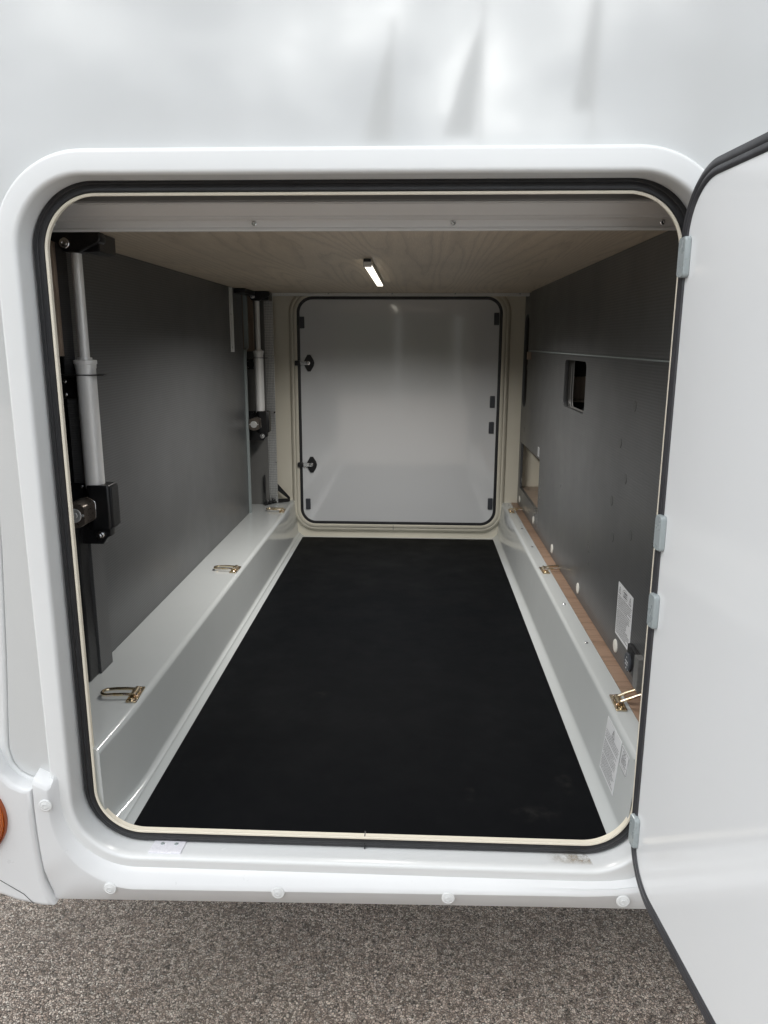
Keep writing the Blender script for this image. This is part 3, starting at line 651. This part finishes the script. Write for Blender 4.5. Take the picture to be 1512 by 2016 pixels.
# lifting columns (origin on the column axis at ceiling height)
def column():
    t = empty('lifting_column', (0, 0, 0)); kw = dict(parent=t, local=True)
    bm = bmesh.new(); tube(bm, [(0, 0, -.03), (0, 0, -.245)], .0098, 24); fin('inner_tube', bm, 'alu_tube', **kw)
    bm = bmesh.new(); lathe(bm, (0, 0, -.232), (0, 0, -1), [(-.001, .0100), (-.001, .0135), (.003, .014), (.004, .0212), (.005, .0220), (.011, .0220), (.012, .0205), (.020, .0200)], 32); fin('collar', bm, 'pad' if 0 else 'alu_tube', **kw)
    bm = bmesh.new(); tube(bm, [(0, 0, -.245), (0, 0, -.49)], .0190, 32); fin('outer_tube', bm, 'alu_tube', **kw)
    tb = plate('top_bracket', [(-.042, -.001), (-.040, -.016), (-.030, -.020), (-.018, -.036), (.012, -.038), (.020, -.034), (.048, -.022), (.054, -.018), (.056, -.010), (.052, -.001)], [], .030, .012, 'XZ', 'blackmetal', t, bev=.003, local=True)
    bm = bmesh.new(); bx(bm, .016, .050, -.010, .070, -.036, -.001, .002); fin('top_plate', bm, 'blackmetal', **kw)
    bm = bmesh.new(); lathe(bm, (-.013, -.018, -.021), (0, -1, 0), [(0, .0098), (.002, .0098), (.003, .0088), (.003, .0062), (.006, .006), (.0062, .003), (.0045, .0025), (.0045, 0)], 20); bo = fin('bolt', bm, 'steel', tb, True)
    bm = bmesh.new(); ol = rrect(-.016, .036, -.022, .024, .016, 6, rs=(.006, .006, .014, .018))
    vs = [[bm.verts.new((a * k, b * k, z)) for a, b in ol] for z, k in ((-.482, .93), (-.486, 1), (-.566, 1), (-.572, .94))]
    for A, B in zip(vs, vs[1:]):
        for k in range(len(A)): bm.faces.new((A[k], A[(k + 1) % len(A)], B[(k + 1) % len(A)], B[k]))
    bm.faces.new(vs[0]); bm.faces.new(vs[-1]); hs = fin('gear_housing', bm, 'black', **kw)
    bm = bmesh.new(); bx(bm, .0285, .0395, -.018, .020, -.570, -.484, .003); fin('housing_flange', bm, 'black', hs, True)
    bm = bmesh.new(); c_ = (-.014, -.012, -.532); n = 34; lo = []
    for y, k in ((-.010, 1), (-.072, 1), (-.0735, .97)):
        lo.append([bm.verts.new((c_[0] + max(-.020, min(.020, .0255 * math.cos(2 * math.pi * q / n))) * k, y, c_[2] + .0255 * math.sin(2 * math.pi * q / n) * k)) for q in range(n)])
    for A, B in zip(lo, lo[1:]):
        for k in range(n): bm.faces.new((A[k], A[(k + 1) % n], B[(k + 1) % n], B[k]))
    bm.faces.new(lo[-1]); mo = fin('motor', bm, 'brown_motor', **kw)
    bm = bmesh.new(); lathe(bm, (c_[0], -.0736, c_[2]), (0, -1, 0), [(0, .014), (.0015, .014), (.002, .013), (.002, .0095), (0.0005, .009), (0.0005, .006), (.003, .0055), (.003, 0)], 24)
    for sx_ in (-1, 1): lathe(bm, (c_[0] + sx_ * .0165, -.0736, c_[2]), (0, -1, 0), [(0, .0028), (.0012, .0022), (.0015, 0)], 10)
    fin('motor_cap', bm, 'alu', mo, True)
    bm = bmesh.new(); tube(bm, [(c_[0] + max(-.0203, min(.0203, .0258 * math.cos(2 * math.pi * q / n))), -.0225, c_[2] + .0258 * math.sin(2 * math.pi * q / n)) for q in range(n)], .0008, 6, closed=True); fin('motor_band', bm, 'steel', mo, True)
    fb = plate('foot_bracket', [(-.052, -.560), (.020, -.560), (.030, -.566), (.030, -.588), (.022, -.592), (.012, -.606), (-.052, -.606)], [], .022, .010, 'XZ', 'blackmetal', t, bev=.002, local=True)
    bm = bmesh.new(); lathe(bm, (.008, -.012, -.587), (0, -1, 0), [(0, .0100), (.002, .0100), (.002, .0075), (.007, .0072), (.0072, .0045), (.012, .004), (.0125, 0)], 6 if 0 else 18); fin('bolt', bm, 'steel', fb, True)
    ck = plate('clamp_plate', [(-.050, -.022), (.036, -.019), (.040, -.014), (.036, .016), (-.050, .022)], [], .0022, -.2655, 'XY', 'blackmetal', t, bev=.0005, local=True)
    bm = bmesh.new(); bx(bm, -.056, -.018, .0125, .0165, -.312, -.270, .001); pb = fin('wall_plate', bm, 'blackmetal', **kw)
    for a_ in (-.050, -.024):
        for b_ in (-.278, -.304): screw('screw', (a_, .0125, b_), (0, -1, 0), .0034, pb, local=True)
    bm = bmesh.new(); bx(bm, -.060, -.020, .014, .020, -.520, -.484, .001); p2 = fin('upper_foot_plate', bm, 'blackmetal', **kw)
    screw('screw', (-.034, .014, -.492), (0, -1, 0), .0034, p2, local=True)
    return t
c0 = column(); c0.location = (-.649, .330, CZ)
tag(c0, 'silver lifting column with a black gear housing, close to the opening on the left', 'lifting column', 'lifting columns on the left wall')
c1 = dup(c0, (-.653, 2.000, CZ), (0, 0, 0))
tag(c1, 'silver lifting column deep in the garage, beside the silver embossed strip', 'lifting column', 'lifting columns on the left wall')

# stickers
def sticker(name, fr_, w_, h_, label, kind):
    """fr_ = origin (lower left as read), U, V, N"""
    o0, U, V, N = [Vector(q) for q in fr_]
    t = empty(name, o0, label, 'sticker')
    def P(u, v, n=0): return U * u + V * v + N * n
    bm = bmesh.new(); f0 = [bm.verts.new(P(a, b, .0006)) for a, b in rrect(0, w_, 0, h_, .001, 2)]; bm.faces.new(f0)
    f1 = [bm.verts.new(P(a, b, 0.00005)) for a, b in rrect(0, w_, 0, h_, .001, 2)]
    for k in range(len(f0)): bm.faces.new((f0[k], f0[(k + 1) % len(f0)], f1[(k + 1) % len(f0)], f1[k]))
    fin('backing', bm, 'paper', t, True, smooth=0)
    bm = bmesh.new()
    def quad(pts, n=.0009): bm.faces.new([bm.verts.new(P(a, b, n)) for a, b in pts])
    def line(a, b, c_, d, th): 
        q = Vector((c_ - a, d - b)).normalized(); k = Vector((-q.y, q.x)) * th / 2
        quad([(a + k.x, b + k.y), (a - k.x, b - k.y), (c_ - k.x, d - k.y), (c_ + k.x, d + k.y)])
    def poly(pts, th, close=True):
        for i in range(len(pts) if close else len(pts) - 1): line(*pts[i], *pts[(i + 1) % len(pts)], th)
    def para(u0, u1, v1, v0, lh, th):
        v = v1; rng = random.Random(int(v1 * 1e5))
        while v > v0:
            end = u1 - (rng.random() * .3 * (u1 - u0) if rng.random() < .35 else rng.random() * .04 * (u1 - u0)); u = u0
            while u < end:
                ln = rng.uniform(.002, .007); line(u, v, min(u + ln, end), v, th * rng.uniform(.8, 1.1)); u += ln + .0011
            v -= lh
    def warn(cu, cv, s_):
        poly([(cu - s_, cv - s_ * .8), (cu + s_, cv - s_ * .8), (cu, cv + s_)], s_ * .16); line(cu, cv + s_ * .35, cu, cv - s_ * .2, s_ * .22); line(cu, cv - s_ * .35, cu, cv - s_ * .55, s_ * .22)
    if kind == 'big':
        warn(w_ * .14, h_ * .87, .0085); warn(w_ * .84, h_ * .87, .0085)
        poly([(w_ * .5 + .021 * math.cos(R(a)), h_ * .88 + .0105 * math.sin(R(a))) for a in range(0, 360, 20)], .0007)
        for k in range(3): line(w_ * .5 - .013, h_ * .88 + (.0045, 0, -.0045)[k], w_ * .5 + .013, h_ * .88 + (.0045, 0, -.0045)[k], (.0028, .0018, .0028)[k])
        para(w_ * .05, w_ * .96, h_ * .76, h_ * .55, .0042, .0016); para(w_ * .05, w_ * .90, h_ * .51, h_ * .30, .0042, .0016); para(w_ * .05, w_ * .95, h_ * .27, h_ * .04, .0042, .0016)
    elif kind == 'riser':
        warn(w_ * .5, h_ * .88, .0085)
        para(w_ * .05, w_ * .95, h_ * .78, h_ * .62, .0046, .0014); para(w_ * .05, w_ * .90, h_ * .58, h_ * .34, .0046, .0014); para(w_ * .05, w_ * .95, h_ * .31, h_ * .05, .0046, .0014)
    elif kind == 'box':
        poly(rrect(.0012, w_ - .0012, .0012, h_ - .0012, .002, 3), .0009); line(.0012, .006, w_ - .0012, .006, .0006)
        for a in (.34, .55): poly([(w_ * a + .004 * math.cos(R(q_)), h_ * .78 + .004 * math.sin(R(q_))) for q_ in range(0, 360, 40)], .001)
        para(w_ * .18, w_ * .82, h_ * .60, h_ * .24, .0032, .0015)
    else:
        para(w_ * .1, w_ * .9, h_ * .88, h_ * .1, .0032, .0013)
    fin('print', bm, 'ink', t, True, smooth=0)
    return t
YU, ZV, XN = (0, -1, 0), (0, 0, 1), (-1, 0, 0)
sticker('warning_sticker', ((.4597, .487, -.643), YU, ZV, XN), .116, .122, 'white warning sticker with two triangles on the dark wall, above the round black cover', 'big')
# the riser leans a little: use its own slope
rv = Vector((.3885 - .3775, 0, (LZ - .016) + .850)).normalized(); rn = Vector((-rv.z, 0, rv.x))
def onr(z): return .3775 + (z + .850) * (.011 / .128)
sticker('warning_sticker', ((onr(-.832) + rn.x * .0003, .237, -.832), YU, tuple(rv), tuple(rn)), .102, .112, 'white instruction sticker full of small print on the grey riser, near the open door', 'riser')
sticker('small_sticker', ((onr(-.762) + rn.x * .0003, .129, -.762), YU, tuple(rv), tuple(rn)), .045, .040, 'small sticker with a black border, right of the printed sticker on the riser', 'box')
sticker('small_sticker', ((.4597, 1.690, -.415), YU, ZV, XN), .035, .034, 'tiny white sticker on the dark wall beside the rectangular opening', 'tiny')

# ------------------------------------------------------------------ the yard behind the camera (seen in the paintwork)
def flagpole(x, y, top, zb, w_, lean, label):
    t = empty('flagpole', (x, y, G), label, 'flagpole', 'flagpoles across the yard')
    bm = bmesh.new(); tube(bm, [(0, 0, 0), (0, 0, top - G + .25)], .035, 12); fin('pole', bm, 'alu', t, True)
    bm = bmesh.new(); rows = []; N = 12; K = 16
    for i in range(N + 1):
        f = i / N; z = top - G - (top - zb) * f; ww = w_ * (.10 + .9 * f ** .75)
        rows.append([bm.verts.new((lean * f * .3 - ww * k / K, .06 * math.sin(k * 1.4 + f * 3) + .02, z - .12 * k / K * (1 - f))) for k in range(K + 1)])
    for A, B in zip(rows, rows[1:]):
        for k in range(K): bm.faces.new((A[k], A[k + 1], B[k + 1], B[k]))
    r_ = bmesh.ops.solidify(bm, geom=bm.faces[:], thickness=.004)
    fin('flag', bm, 'flag', t, True, smooth=60)
flagpole(-.38, -10, 3.95, 2.67, .42, .1, 'flagpole with a limp dark flag, mirrored in the panel above the opening, leftmost of three')
flagpole(.83, -10.2, 4.25, 2.78, .42, -.3, 'flagpole with a limp dark flag, mirrored in the panel, middle one of three')
flagpole(2.42, -10.4, 4.9, 3.15, .30, .0, 'flagpole with a limp dark flag, mirrored in the panel, rightmost of three')
# long clipped hedge
H = empty('hedge', (0, -16, G), 'long dark green hedge across the yard, mirrored in the far hatch', 'hedge')
rng = random.Random(3); bm = bmesh.new()
bx(bm, -17.8, 17.8, -.35, .35, 0, 3.3, .1)
for _ in range(15000):
    x_ = rng.uniform(-18, 18); z_ = rng.uniform(0, 3.6 + .25 * math.sin(x_ * 1.1) + .1 * math.sin(x_ * 3.7)); y_ = rng.choice((-1, 1)) * rng.uniform(.2, .6)
    c_ = Vector((x_, y_, z_)); a = Vector((rng.gauss(0, 1), rng.gauss(0, 1), rng.gauss(0, 1))).normalized(); b = a.orthogonal().normalized(); s_ = rng.uniform(.09, .22)
    bm.faces.new([bm.verts.new(c_ + a * s_), bm.verts.new(c_ + b * s_ * .5), bm.verts.new(c_ - a * s_), bm.verts.new(c_ - b * s_ * .5)])
me = bpy.data.meshes.new('foliage'); bm.to_mesh(me); bm.free(); link('foliage', me, 'leaf', H, True, 0)
